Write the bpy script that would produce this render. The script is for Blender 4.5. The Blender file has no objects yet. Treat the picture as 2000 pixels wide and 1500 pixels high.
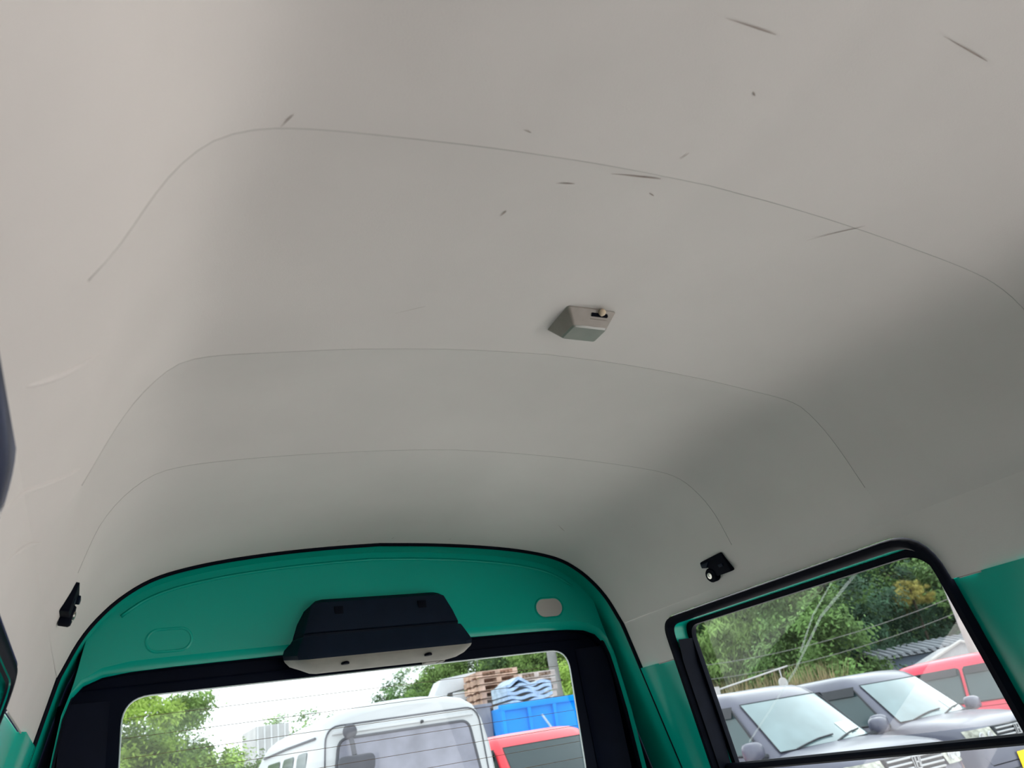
import bpy, bmesh, math, random
from mathutils import Vector, Matrix
from mathutils.geometry import tessellate_polygon

random.seed(7)
scene = bpy.context.scene
COL = scene.collection
EYE = 1.42                       # height of the phone above the ground; van heights below are relative to it

# ------------------------------------------------------------------ camera
cam_d = bpy.data.cameras.new('camera')
cam = bpy.data.objects.new('camera', cam_d)
COL.objects.link(cam)
cam_d.sensor_width = 36.0
cam_d.lens = 27.0
cam_d.clip_start = 0.01
cam_d.clip_end = 500
right = Vector((0.88642068, -0.43522842, -0.15758997))
down = Vector((0.06357776, 0.45170686, -0.88989818))
fwd = Vector((0.45849345, 0.77880494, 0.42807315))
m = Matrix.Identity(4)
for i in range(3):
    m[i][0] = right[i]
    m[i][1] = -down[i]
    m[i][2] = -fwd[i]
m[0][3], m[1][3], m[2][3] = -0.529, 0.0, EYE
cam.matrix_world = m
cam_d.dof.use_dof = True
cam_d.dof.focus_distance = 1.4
cam_d.dof.aperture_fstop = 9.0
scene.camera = cam

# ------------------------------------------------------------------ sky and exposure
world = bpy.data.worlds.new('overcast_sky')
scene.world = world
world.use_nodes = True
bg = world.node_tree.nodes['Background']
bg.inputs['Color'].default_value = (0.93, 0.965, 1.0, 1)
bg.inputs['Strength'].default_value = 1.0
vs = scene.view_settings
vs.view_transform = 'Standard'
vs.look = 'None'
vs.gamma = 1.0
vs.exposure = 2.62
vs.use_curve_mapping = False
scene.cycles.max_bounces = 10
scene.cycles.diffuse_bounces = 7
scene.cycles.glossy_bounces = 4
scene.cycles.transparent_max_bounces = 24
scene.cycles.sample_clamp_indirect = 6.0
scene.cycles.caustics_reflective = False
scene.cycles.caustics_refractive = False

# ------------------------------------------------------------------ materials
MAT = {}
DEFAULT_SPEC = 0.4
def lin(c):
    return tuple(((v / 12.92) if v <= 0.04045 else ((v + 0.055) / 1.055) ** 2.4) for v in c)

def mat(name, col, rough=0.6, metal=0.0, vary=0.0, scale=6.0, bump=0.0, bscale=200.0, coat=0.0, spec=None, rand=0.0, translucent=0.0):
    """procedural material: base colour broken up by noise, fine bump"""
    if name in MAT:
        return MAT[name]
    M = bpy.data.materials.new(name)
    M.use_nodes = True
    nt = M.node_tree
    N, L = nt.nodes, nt.links
    p = N['Principled BSDF']
    p.inputs['Roughness'].default_value = rough
    p.inputs['Metallic'].default_value = metal
    p.inputs['Specular IOR Level'].default_value = DEFAULT_SPEC if spec is None else spec
    p.inputs['Coat Weight'].default_value = coat
    p.inputs['Coat Roughness'].default_value = 0.06
    p.inputs['Base Color'].default_value = (*col, 1)
    tc = N.new('ShaderNodeTexCoord')
    src = None
    if vary > 0:
        nz = N.new('ShaderNodeTexNoise')
        nz.inputs['Scale'].default_value = scale
        nz.inputs['Detail'].default_value = 5
        L.new(tc.outputs['Object'], nz.inputs['Vector'])
        r = N.new('ShaderNodeMapRange')
        r.inputs['From Min'].default_value = 0.3
        r.inputs['From Max'].default_value = 0.7
        r.inputs['To Min'].default_value = 1 - vary
        r.inputs['To Max'].default_value = 1 + vary
        L.new(nz.outputs['Fac'], r.inputs['Value'])
        val = r.outputs['Result']
        if rand > 0:
            oi = N.new('ShaderNodeObjectInfo')
            rr = N.new('ShaderNodeMapRange')
            rr.inputs['To Min'].default_value = 1 - rand
            rr.inputs['To Max'].default_value = 1 + rand
            L.new(oi.outputs['Random'], rr.inputs['Value'])
            mm = N.new('ShaderNodeMath')
            mm.operation = 'MULTIPLY'
            L.new(val, mm.inputs[0])
            L.new(rr.outputs['Result'], mm.inputs[1])
            val = mm.outputs[0]
        h = N.new('ShaderNodeHueSaturation')
        h.inputs['Color'].default_value = (*col, 1)
        L.new(val, h.inputs['Value'])
        L.new(h.outputs['Color'], p.inputs['Base Color'])
        src = h.outputs['Color']
    if bump > 0:
        nb = N.new('ShaderNodeTexNoise')
        nb.inputs['Scale'].default_value = bscale
        nb.inputs['Detail'].default_value = 3
        L.new(tc.outputs['Object'], nb.inputs['Vector'])
        b = N.new('ShaderNodeBump')
        b.inputs['Strength'].default_value = bump
        b.inputs['Distance'].default_value = 0.002
        L.new(nb.outputs['Fac'], b.inputs['Height'])
        L.new(b.outputs['Normal'], p.inputs['Normal'])
    if translucent > 0:
        t = N.new('ShaderNodeBsdfTranslucent')
        mx = N.new('ShaderNodeMixShader')
        mx.inputs[0].default_value = translucent
        t.inputs['Color'].default_value = (*col, 1)
        if src:
            L.new(src, t.inputs['Color'])
        L.new(p.outputs[0], mx.inputs[1])
        L.new(t.outputs[0], mx.inputs[2])
        L.new(mx.outputs[0], N['Material Output'].inputs['Surface'])
    MAT[name] = M
    return M

def glass(name, tint=(1, 1, 1), gloss=1.0, haze=0.0):
    """thin window glass: clear sheet with a Fresnel reflection and a little dust"""
    if name in MAT:
        return MAT[name]
    M = bpy.data.materials.new(name)
    M.use_nodes = True
    nt = M.node_tree
    N, L = nt.nodes, nt.links
    N.remove(N['Principled BSDF'])
    t = N.new('ShaderNodeBsdfTransparent')
    t.inputs['Color'].default_value = (*tint, 1)
    g = N.new('ShaderNodeBsdfGlossy')
    g.inputs['Roughness'].default_value = 0.02
    fr = N.new('ShaderNodeLayerWeight')              # Schlick Fresnel, the same from both sides of the sheet
    fr.inputs['Blend'].default_value = 0.5
    pw = N.new('ShaderNodeMath')
    pw.operation = 'POWER'
    pw.inputs[1].default_value = 5.0
    L.new(fr.outputs['Facing'], pw.inputs[0])
    mu = N.new('ShaderNodeMath')
    mu.operation = 'MULTIPLY_ADD'
    mu.inputs[1].default_value = 0.9 * gloss
    mu.inputs[2].default_value = 0.045 * gloss
    L.new(pw.outputs[0], mu.inputs[0])
    a = N.new('ShaderNodeMixShader')
    L.new(mu.outputs[0], a.inputs[0])
    L.new(t.outputs[0], a.inputs[1])
    L.new(g.outputs[0], a.inputs[2])
    out = a.outputs[0]
    if haze > 0:
        d = N.new('ShaderNodeBsdfDiffuse')
        d.inputs['Color'].default_value = (0.8, 0.85, 0.85, 1)
        tl = N.new('ShaderNodeBsdfTranslucent')
        tl.inputs['Color'].default_value = (0.8, 0.85, 0.85, 1)
        ad = N.new('ShaderNodeMixShader')
        ad.inputs[0].default_value = 0.6
        L.new(d.outputs[0], ad.inputs[1])
        L.new(tl.outputs[0], ad.inputs[2])
        b = N.new('ShaderNodeMixShader')
        b.inputs[0].default_value = haze
        L.new(out, b.inputs[1])
        L.new(ad.outputs[0], b.inputs[2])
        out = b.outputs[0]
    L.new(out, N['Material Output'].inputs['Surface'])
    MAT[name] = M
    return M

M_VINYL = mat('headliner_vinyl', (0.525, 0.50, 0.475), 0.62, vary=0.035, scale=5, bump=0.12, bscale=900, spec=0.3)
M_SEAM = mat('seam_thread', (0.36, 0.35, 0.33), 0.8, vary=0.1)
M_SCUFF = mat('scuff_dirt', (0.25, 0.205, 0.18), 0.8, vary=0.2, scale=60)
M_GREEN = mat('green_paint', (0.0, 0.30, 0.225), 0.24, vary=0.03, scale=3, coat=0.0, spec=0.22, bump=0.02, bscale=60)
M_RUBBER = mat('black_rubber', (0.003, 0.004, 0.008), 0.55, vary=0.2, scale=30, spec=0.03)
M_BLACK = mat('black_trim', (0.0015, 0.003, 0.010), 0.5, spec=0.05, vary=0.15, scale=20, bump=0.05)
M_NAVY = mat('navy_matte', (0.012, 0.018, 0.045), 0.85, vary=0.2, scale=20)
M_HOUSING = mat('housing_plastic', (0.004, 0.009, 0.020), 0.5, spec=0.12, vary=0.1, scale=30, bump=0.15, bscale=700)
M_GREYPL = mat('grey_plastic', (0.19, 0.175, 0.15), 0.55, vary=0.12, scale=25, bump=0.1, bscale=500)
M_BEIGE = mat('beige_plug', (0.34, 0.32, 0.295), 0.6, vary=0.05)
M_LAMPBASE = mat('lamp_base_plastic', (0.26, 0.235, 0.205), 0.45, vary=0.12, scale=40)
M_LENS = mat('lamp_lens_plastic', (0.22, 0.23, 0.205), 0.2, vary=0.08, scale=30, coat=0.4)
M_KNOB = mat('switch_ivory', (0.62, 0.5, 0.36), 0.5, vary=0.1, scale=100)
M_CHROME = mat('zinc_metal', (0.6, 0.58, 0.52), 0.3, metal=1.0, vary=0.1, scale=80)
M_FLOOR = mat('cargo_mat', (0.05, 0.05, 0.05), 0.8, vary=0.15, scale=8)
M_GLASS = glass('clear_glass', (0.94, 0.975, 0.96), 1.0, 0.004)
M_REARGLASS = glass('tinted_rear_glass', (0.34, 0.37, 0.37), 0.35, 0.001)
M_SIDEGLASS = glass('tinted_side_glass', (0.78, 0.83, 0.81), 1.0, 0.003)
M_DARKGLASS = glass('privacy_glass', (0.03, 0.035, 0.045), 0.6, 0.0)
M_STREAK = glass('pale_streak', (0.88, 0.9, 0.9), 1.0, 0.10)

# ------------------------------------------------------------------ object helpers
def tag(o, label=None, cat=None, group=None, kind=None):
    if label: o['label'] = label
    if cat: o['category'] = cat
    if group: o['group'] = group
    if kind: o['kind'] = kind
    return o

def empty(name, loc=(0, 0, 0), rz=0.0, parent=None):
    o = bpy.data.objects.new(name, None)
    o.empty_display_size = 0.1
    COL.objects.link(o)
    o.location = loc
    o.rotation_euler = (0, 0, rz)
    if parent: o.parent = parent
    return o

def mesh_obj(name, verts, faces, material, parent=None, smooth=None):
    me = bpy.data.meshes.new(name)
    me.from_pydata([tuple(v) for v in verts], [], [tuple(f) for f in faces])
    me.validate()
    me.update()
    if smooth is not None:
        for p in me.polygons: p.use_smooth = True
        if smooth < 180: me.set_sharp_from_angle(angle=math.radians(smooth))
    o = bpy.data.objects.new(name, me)
    COL.objects.link(o)
    if material: me.materials.append(material)
    if parent: o.parent = parent
    return o

class MB:
    """collects verts and faces of ONE part"""
    def __init__(s): s.v, s.f = [], []
    def add(s, V, F):
        b = len(s.v)
        s.v += [tuple(p) for p in V]
        s.f += [tuple(i + b for i in q) for q in F]
        return s
    def box(s, x0, x1, y0, y1, z0, z1):
        V = [(x, y, z) for x in (x0, x1) for y in (y0, y1) for z in (z0, z1)]
        return s.add(V, [(0, 1, 3, 2), (4, 6, 7, 5), (0, 4, 5, 1), (2, 3, 7, 6), (0, 2, 6, 4), (1, 5, 7, 3)])
    def tube(s, path, r, seg=8, closed=False, cap=True, flat=None):
        P = [Vector(p) for p in path]
        n = len(P)
        V, F = [], []
        up = None
        for i, p in enumerate(P):
            a = P[(i - 1) % n] if (closed or i > 0) else p
            b = P[(i + 1) % n] if (closed or i < n - 1) else p
            t = (b - a).normalized()
            if up is None:
                up = Vector((0, 0, 1)) if abs(t.z) < 0.9 else Vector((1, 0, 0))
            side = t.cross(up).normalized()
            up = side.cross(t).normalized()
            rr = r[i] if isinstance(r, (list, tuple)) else r
            for k in range(seg):
                a_ = 2 * math.pi * k / seg
                V.append(p + side * (math.cos(a_) * rr) + up * (math.sin(a_) * rr))
        m_ = n if closed else n - 1
        for i in range(m_):
            j = (i + 1) % n
            for k in range(seg):
                F.append((i * seg + k, i * seg + (k + 1) % seg, j * seg + (k + 1) % seg, j * seg + k))
        if cap and not closed:
            F.append(tuple(range(seg)))
            F.append(tuple((n - 1) * seg + k for k in range(seg - 1, -1, -1)))
        return s.add(V, F)
    def loft(s, rings, closed=True, caps=(False, False)):
        k = len(rings[0])
        V = [p for r in rings for p in r]
        F = []
        for i in range(len(rings) - 1):
            for j in range(k if closed else k - 1):
                j2 = (j + 1) % k
                F.append((i * k + j, i * k + j2, (i + 1) * k + j2, (i + 1) * k + j))
        if caps[0]: F.append(tuple(range(k - 1, -1, -1)))
        if caps[1]: F.append(tuple((len(rings) - 1) * k + j for j in range(k)))
        return s.add(V, F)
    def sheet(s, outer, holes, fn):
        loops = [[Vector((a, b, 0)) for a, b in l] for l in [outer] + list(holes)]
        flat = [q for l in loops for q in l]
        tris = tessellate_polygon(loops)
        return s.add([fn(q.x, q.y) for q in flat], tris)
    def strip(s, l1, fn1, l2, fn2, closed=True):
        return s.loft([[fn1(*q) for q in l1], [fn2(*q) for q in l2]], closed)
    def lathe(s, prof, axis='z', seg=16, at=(0, 0, 0)):
        V, F = [], []
        for r, h in prof:
            for k in range(seg):
                a = 2 * math.pi * k / seg
                c, q = r * math.cos(a), r * math.sin(a)
                p = {'z': (c, q, h), 'x': (h, c, q), 'y': (c, h, q)}[axis]
                V.append((p[0] + at[0], p[1] + at[1], p[2] + at[2]))
        for i in range(len(prof) - 1):
            for k in range(seg):
                F.append((i * seg + k, i * seg + (k + 1) % seg, (i + 1) * seg + (k + 1) % seg, (i + 1) * seg + k))
        F.append(tuple(range(seg)))
        F.append(tuple((len(prof) - 1) * seg + k for k in range(seg - 1, -1, -1)))
        return s.add(V, F)
    def build(s, name, material, parent=None, smooth=35, bevel=0.0):
        o = mesh_obj(name, s.v, s.f, material, parent, smooth)
        bm = bmesh.new()
        bm.from_mesh(o.data)
        bmesh.ops.recalc_face_normals(bm, faces=bm.faces)
        if bevel > 0:
            ed = [e for e in bm.edges if len(e.link_faces) == 2 and e.calc_face_angle(0) > 0.5]
            bmesh.ops.bevel(bm, geom=ed, offset=bevel, segments=2, affect='EDGES', profile=0.6)
        bm.to_mesh(o.data)
        bm.free()
        if smooth is not None:
            for p in o.data.polygons: p.use_smooth = True
            o.data.set_sharp_from_angle(angle=math.radians(smooth))
        return o

def resample(pts, n, closed=False):
    P = [Vector(p) for p in pts]
    if closed: P.append(P[0])
    d = [0]
    for a, b in zip(P, P[1:]): d.append(d[-1] + (b - a).length)
    out = []
    tot = d[-1]
    for i in range(n):
        t = tot * i / (n if closed else n - 1)
        k = 0
        while k < len(d) - 2 and d[k + 1] < t: k += 1
        u = 0 if d[k + 1] == d[k] else (t - d[k]) / (d[k + 1] - d[k])
        out.append(P[k].lerp(P[k + 1], min(max(u, 0), 1)))
    return out

def smooth_line(pts, it=2):
    """Chaikin corner cutting, ends kept"""
    P = [Vector(p) for p in pts]
    for _ in range(it):
        Q = [P[0]]
        for a, b in zip(P, P[1:]):
            Q += [a.lerp(b, 0.25), a.lerp(b, 0.75)]
        Q.append(P[-1])
        P = Q
    return P

def round_poly(pts, radii, seg=6):
    """closed polygon with rounded corners, 2-D"""
    out = []
    n = len(pts)
    for i in range(n):
        p = Vector(pts[i]); a = Vector(pts[i - 1]); b = Vector(pts[(i + 1) % n])
        r = radii[i] if isinstance(radii, (list, tuple)) else radii
        if r <= 0:
            out.append((p.x, p.y)); continue
        u = (a - p).normalized(); w = (b - p).normalized()
        ang = u.angle(w)
        t = min(r / math.tan(ang / 2), (a - p).length * 0.49, (b - p).length * 0.49)
        s_, e_ = p + u * t, p + w * t
        for k in range(seg + 1):
            q = k / seg
            c = s_.lerp(p, q).lerp(p.lerp(e_, q), q)
            out.append((c.x, c.y))
    return out

def offset_poly(pts, d):
    n = len(pts)
    area = sum(pts[i][0] * pts[(i + 1) % n][1] - pts[(i + 1) % n][0] * pts[i][1] for i in range(n))
    sg = 1 if area > 0 else -1
    out = []
    for i in range(n):
        a = Vector(pts[i - 1]); p = Vector(pts[i]); b = Vector(pts[(i + 1) % n])
        e1 = (p - a); e2 = (b - p)
        if e1.length < 1e-9: e1 = e2
        if e2.length < 1e-9: e2 = e1
        n1 = Vector((e1.y, -e1.x)).normalized(); n2 = Vector((e2.y, -e2.x)).normalized()
        nn = (n1 + n2)
        nn = nn.normalized() if nn.length > 1e-6 else n1
        k = max(nn.dot(n1), 0.5)
        q = p + nn * (d * sg / k)
        out.append((q.x, q.y))
    return out

# ================================================================== VAN: roof lining
N_HALF = 44
SEC = {  # half sections of the lining (x, z) at each seam
    -1.05: [(0, .452), (.13, .448), (.27, .436), (.37, .421), (.43, .41), (.462, .40), (.482, .386), (.508, .356), (.526, .326), (.545, .295), (.565, .268), (.585, .235)],
    -0.15: [(0, .486), (.12, .482), (.24, .472), (.335, .460), (.40, .450), (.445, .439), (.475, .421), (.492, .401), (.507, .376), (.52, .346), (.534, .315), (.555, .278), (.585, .235)],
    0.435: [(0, .488), (.12, .484), (.24, .473), (.335, .460), (.40, .450), (.445, .439), (.475, .421), (.492, .401), (.507, .376), (.52, .346), (.532, .315), (.552, .278), (.585, .235)],
    0.79: [(0, .485), (.13, .481), (.27, .468), (.37, .453), (.43, .444), (.462, .435), (.482, .42), (.508, .386), (.526, .351), (.541, .315), (.555, .28), (.585, .235)],
    1.12: [(0, .479), (.087, .477), (.2, .470), (.31, .460), (.40, .449), (.445, .440), (.474, .429), (.502, .405), (.522, .38), (.537, .353), (.549, .316), (.560, .28), (.585, .235)],
    1.57: [(0, .449), (.12, .445), (.25, .435), (.355, .421), (.442, .400), (.497, .366), (.537, .325), (.560, .29), (.575, .255), (.5843, .235)],
}
def half(y): return resample([(a, b) for a, b in smooth_line([Vector((x, z)) for x, z in SEC[y]], 2)], N_HALF)
HALF = {y: half(y) for y in SEC}
YS = sorted(SEC)
SAG = {-1.05: -0.006, -0.15: -0.006, 0.435: -0.005, 0.79: -0.015, 1.12: -0.020}   # vinyl is drawn up between the seams

def lining_half(y):
    """half section of the lining at y (list of Vector(x, z))"""
    y = min(max(y, YS[0]), YS[-1])
    for a, b in zip(YS, YS[1:]):
        if a <= y <= b: break
    t = (y - a) / (b - a)
    A, B = HALF[a], HALF[b]
    sag = SAG[a] * 3.2 * (t ** .7) * (1 - t)
    if a == 1.12: sag = SAG[a] * 4 * (t ** 1.5) * (1 - t)
    out = []
    for i in range(N_HALF):
        p = A[i].lerp(B[i], t)
        q0 = A[max(i - 1, 0)].lerp(B[max(i - 1, 0)], t)
        q1 = A[min(i + 1, N_HALF - 1)].lerp(B[min(i + 1, N_HALF - 1)], t)
        tn = (q1 - q0).normalized()
        nrm = Vector((tn.y, -tn.x))               # points inwards (down / to the middle)
        if nrm.y > 0: nrm = -nrm
        f = min(1.0, (N_HALF - 1 - i) / 8.0)
        out.append(p + nrm * (sag * f))
    return out
def lining_row(y):
    h = lining_half(y)
    return [(-p.x, y, p.y + EYE) for p in reversed(h[1:])] + [(p.x, y, p.y + EYE) for p in h]
def lining_z(x, y):
    h = lining_half(y)
    x = abs(x)
    for p, q in zip(h, h[1:]):
        if p.x <= x <= q.x: return p.y + (q.y - p.y) * (x - p.x) / max(q.x - p.x, 1e-6)
    return h[-1].y

ceiling = empty('ceiling', (0, 0.3, 0))
ceiling.location = (0, 0, 0)
tag(ceiling, 'off-white vinyl roof lining sewn in panels, arching over the whole cabin', 'headliner', kind='structure')
for a, b in zip(YS, YS[1:]):
    n = 26 if b - a > 0.6 else 20
    rows = [lining_row(a + (b - a) * i / n) for i in range(n + 1)]
    MB().loft(rows, closed=False).build('headliner_panel', M_VINYL, ceiling, smooth=180)
for y in (-0.15, 0.435, 0.79, 1.12):
    row = [Vector(p) for p in lining_row(y)]
    row = row[4:-4]
    MB().tube([p + Vector((0, 0, 0.0002)) for p in row], 0.0006, 5).build('seam', M_SEAM, ceiling, smooth=180)

# side walls: the wall leans in, x = .608 - .25 (z - .143)
def wall_x(z, off=0.0): return 0.64375 - 0.25 * z + off
def wall_pt(side, off=0.0):
    return lambda y, z: (side * (wall_x(z, off)), y, z + EYE)

WIN = [(1.428, .216), (0.747, .212), (0.752, -0.45), (1.53, -0.45)]           # rear quarter window, outer edge of its rubber
WIN_R = round_poly(WIN, [.05, .075, .03, .03], 8)
WIN_L = round_poly([(1.045, .168), (0.715, .170), (0.715, -0.45), (0.985, -0.45)], [.05, .05, .03, .03], 8)
DOOR = [(0.590, .235), (-0.80, .235), (-0.95, -0.79), (0.62, -0.79)]           # door opening ahead of it
DOOR_R = round_poly(DOOR, [.10, .12, .03, .03], 8)
DOOR_L = round_poly([(0.612, .232), (0.45, .246), (-0.80, .246), (-0.95, -0.45), (0.66, -0.45)], [.07, .05, .12, .03, .03], 8)
HEM = 0.130                                                                   # vinyl ends, green paint below

def clip_band(poly, lo, hi):
    """part of a closed polygon between two z values (Sutherland-Hodgman)"""
    def cl(P, keep, zc):
        out = []
        for i in range(len(P)):
            a, b = P[i - 1], P[i]
            if keep(b):
                if not keep(a):
                    t = (zc - a[1]) / (b[1] - a[1]); out.append((a[0] + (b[0] - a[0]) * t, zc))
                out.append(b)
            elif keep(a):
                t = (zc - a[1]) / (b[1] - a[1]); out.append((a[0] + (b[0] - a[0]) * t, zc))
        return out
    P = cl(poly, lambda q: q[1] <= hi, hi) if hi is not None else poly
    return cl(P, lambda q: q[1] >= lo, lo) if lo is not None else P

def band(y0, y1, lo, hi, openings):
    """outline of a wall band whose lower edge is notched by the openings, running front to rear"""
    pts = [(y0, hi), (y1, hi), (y1, lo)]
    for op in sorted(openings, key=lambda o: -max(q[0] for q in o)):
        P = [q for q in op if q[1] >= lo - 1e-9]
        c = clip_band(op, lo, hi)
        c = [q for q in c]
        # walk from the rear foot over the top to the front foot
        ymax = max((q for q in c if abs(q[1] - lo) < 1e-6), key=lambda q: q[0])
        i0 = c.index(ymax)
        ring = c[i0:] + c[:i0]
        if abs(ring[1][1] - lo) < 1e-6: ring = [ring[0]] + list(reversed(ring[1:]))
        pts += ring
    pts.append((y0, lo))
    return pts

for side, nm in ((-1, 'wall_left'), (1, 'wall_right')):
    w = empty(nm)
    tag(w, ('left' if side < 0 else 'right') + ' cabin side, off-white vinyl above green painted steel', 'wall', kind='structure')
    f = wall_pt(side)
    WIN_O = WIN_L if side < 0 else WIN_R
    DOOR_O = DOOR_L if side < 0 else DOOR_R
    up = band(-1.05, 1.5705, HEM, 0.236 if side > 0 else 0.2475, [WIN_O, DOOR_O])
    MB().sheet(up, [], f).build('side_lining', M_VINYL, w, smooth=180)
    front_edge_y = {-1: 0.70, 1: 0.735}
    MB().tube([f(y, HEM - 0.001) for y in (1.57, 1.07 if side < 0 else 1.44)], 0.0012, 5).build('lining_hem', M_SEAM, w)
    MB().tube([f(y, HEM - 0.001) for y in (front_edge_y[side], 0.64)], 0.0012, 5).build('lining_hem', M_SEAM, w)
    # green steel: rear pillar, centre pillar, sill
    win_low = [q for q in clip_band(WIN_O, None, HEM)]
    door_low = [q for q in clip_band(DOOR_O, None, HEM)]
    g = wall_pt(side, 0.003)
    def rear_edge(z): return max(a[0] + (b[0] - a[0]) * (z - a[1]) / (b[1] - a[1]) for a, b in zip(WIN_O, WIN_O[1:] + WIN_O[:1]) if (a[1] - z) * (b[1] - z) <= 0 and abs(a[1] - b[1]) > 1e-9)
    def front_edge(z): return min(a[0] + (b[0] - a[0]) * (z - a[1]) / (b[1] - a[1]) for a, b in zip(WIN_O, WIN_O[1:] + WIN_O[:1]) if (a[1] - z) * (b[1] - z) <= 0 and abs(a[1] - b[1]) > 1e-9)
    def door_edge(z): return max(a[0] + (b[0] - a[0]) * (z - a[1]) / (b[1] - a[1]) for a, b in zip(DOOR_O, DOOR_O[1:] + DOOR_O[:1]) if (a[1] - z) * (b[1] - z) <= 0 and abs(a[1] - b[1]) > 1e-9)
    zs = [HEM - i * (HEM + 0.44) / 16 for i in range(17)]
    # rear pillar with a pressed step along it
    ro = 0.0
    rows = []
    for z in zs:
        e = rear_edge(z)
        mid = 1.505 + (HEM - z) * 0.36
        mid = min(mid, e + (1.5705 - e) * 0.5)
        rows.append([(side * (wall_x(z, o)), y, z + EYE) for y, o in ((e - .004, .004), (mid - .006, .004), (mid + .006, -.006), (1.5705, -.006))])
    MB().loft(rows, closed=False).build('rear_pillar', M_GREEN, w, smooth=40)
    rows = []
    for z in zs:
        e = front_edge(z); d = door_edge(z)
        mm_ = d + (e - d) * 0.72 + 0.0
        rows.append([(side * (wall_x(z, o)), y, z + EYE) for y, o in ((d - .004, -.004), (mm_ - .012, -.004), (mm_ + .010, .006), (e + .004, .006))])
    MB().loft(rows, closed=False).build('centre_pillar', M_GREEN, w, smooth=40)
    MB().sheet([(-1.05 if side < 0 else .615, -.44), (1.5705, -.44), (1.5705, -.80), (-1.05 if side < 0 else .62, -.80)], [], g).build('side_panel', M_GREEN, w)
    MB().sheet([(-1.05, HEM), (-.80, HEM), (-.94, -.44), (-1.05, -.44)], [], g).build('front_pillar', M_GREEN, w)

floor = MB().box(-.86, .86, -1.1, 1.7, EYE - .83, EYE - .79).build('floor', M_FLOOR)
tag(floor, 'flat grey cargo floor of the van, below the picture', 'floor', kind='structure')
fw = MB().box(-.86, .86, -1.12, -1.08, EYE - .83, EYE + .12).build('wall_front', M_BLACK)  # bulkhead built up out of view to cut light from the windscreen
tag(fw, 'unseen dark bulkhead at the front of the cabin, raised to cut windscreen light', 'wall', kind='structure')

# ================================================================== side windows
def quarter_window(name, side, label):
    WIN_O = WIN_L if side < 0 else WIN_R
    WIN_I = offset_poly(WIN_O, -0.019)
    w = tag(empty(name), label, 'window', kind='structure')
    f, g = wall_pt(side), wall_pt(side, 0.045)
    m_ = MB()
    a = lambda y, z: wall_pt(side, -0.010 if side > 0 else -.002)(y, z)
    b = lambda y, z: wall_pt(side, 0.004)(y, z)
    O2, I2, mid1, mid2 = WIN_O, WIN_I, offset_poly(WIN_O, -0.005), offset_poly(WIN_O, -0.014)
    m_.loft([[b(*q) for q in O2], [a(*q) for q in mid1], [a(*q) for q in mid2], [b(*q) for q in I2]])
    m_.build('rubber_trim', M_RUBBER, w, smooth=60)
    G_O = offset_poly(WIN_I, 0.002)
    MB().strip(G_O, f, G_O, g).build('painted_reveal', M_GREEN, w, smooth=40)
    gas = offset_poly(WIN_I, -.022) if side < 0 else round_poly([(1.402, .190), (0.790, .184), (0.795, -0.43), (1.50, -0.43)], [.035, .05, .03, .03], 8)
    back = offset_poly(G_O, 0.012)
    h = wall_pt(side, 0.040)
    k = wall_pt(side, 0.052)
    MB().loft([[h(*q) for q in back], [h(*q) for q in gas], [k(*q) for q in gas], [k(*q) for q in back]]).build('gasket', M_RUBBER, w, smooth=40)
    MB().sheet(offset_poly(gas, 0.004), [], wall_pt(side, 0.047)).build('pane', M_SIDEGLASS if side > 0 else M_DARKGLASS, w)
    if side > 0:                                      # black jamb strip along the rear edge
        jr = []
        for z in (.165, .12, .06, .0, -.08, -.2, -.4):
            e = 1.428 + (.216 - z) * (1.53 - 1.428) / .666 - .0215
            k1 = .044 if z > -.02 else max(.026, .044 + z * .12)
            jr.append([(wall_x(z, o), e - (0 if z < .15 else .008), z + EYE) for o in (.0, .008, .016, k1)])
        jm = MB().loft(jr, closed=False)
        jm.build('jamb_strip', M_RUBBER, w, smooth=60)
    bar = MB()
    for k_ in (0,):
        bar.tube([(side * wall_x(-.100, 0.022), y, EYE - .100) for y in ((1.03, .9, .72) if side < 0 else (1.49, 1.2, 1.0, 0.73))], 0.0085, 10)
    bar.build('guard_bar', M_RUBBER, w)
    return w

wr = quarter_window('window_2', 1, 'right rear side window with black rubber trim, parked cars seen through it')
def streak_strip(pts, w0, w1):
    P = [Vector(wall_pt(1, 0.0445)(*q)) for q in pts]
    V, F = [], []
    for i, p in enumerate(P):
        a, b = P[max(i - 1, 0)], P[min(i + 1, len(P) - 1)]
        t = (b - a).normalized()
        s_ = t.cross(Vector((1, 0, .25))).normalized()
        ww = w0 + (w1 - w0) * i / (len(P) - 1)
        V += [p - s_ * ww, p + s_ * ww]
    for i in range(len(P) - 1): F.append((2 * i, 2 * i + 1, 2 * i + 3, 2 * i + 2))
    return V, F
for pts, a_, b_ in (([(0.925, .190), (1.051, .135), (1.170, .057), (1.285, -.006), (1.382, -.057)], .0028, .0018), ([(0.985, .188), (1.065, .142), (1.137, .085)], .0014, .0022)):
    V, F = streak_strip(pts, a_, b_)
    tag(mesh_obj('pale_streak', V, F, M_STREAK, wr), 'whitish diagonal line on the glass')  # narrow whitish translucent strips lying on the right pane
wl = quarter_window('window_3', -1, 'left rear side window, only the edge of its black rubber trim in view')

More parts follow.
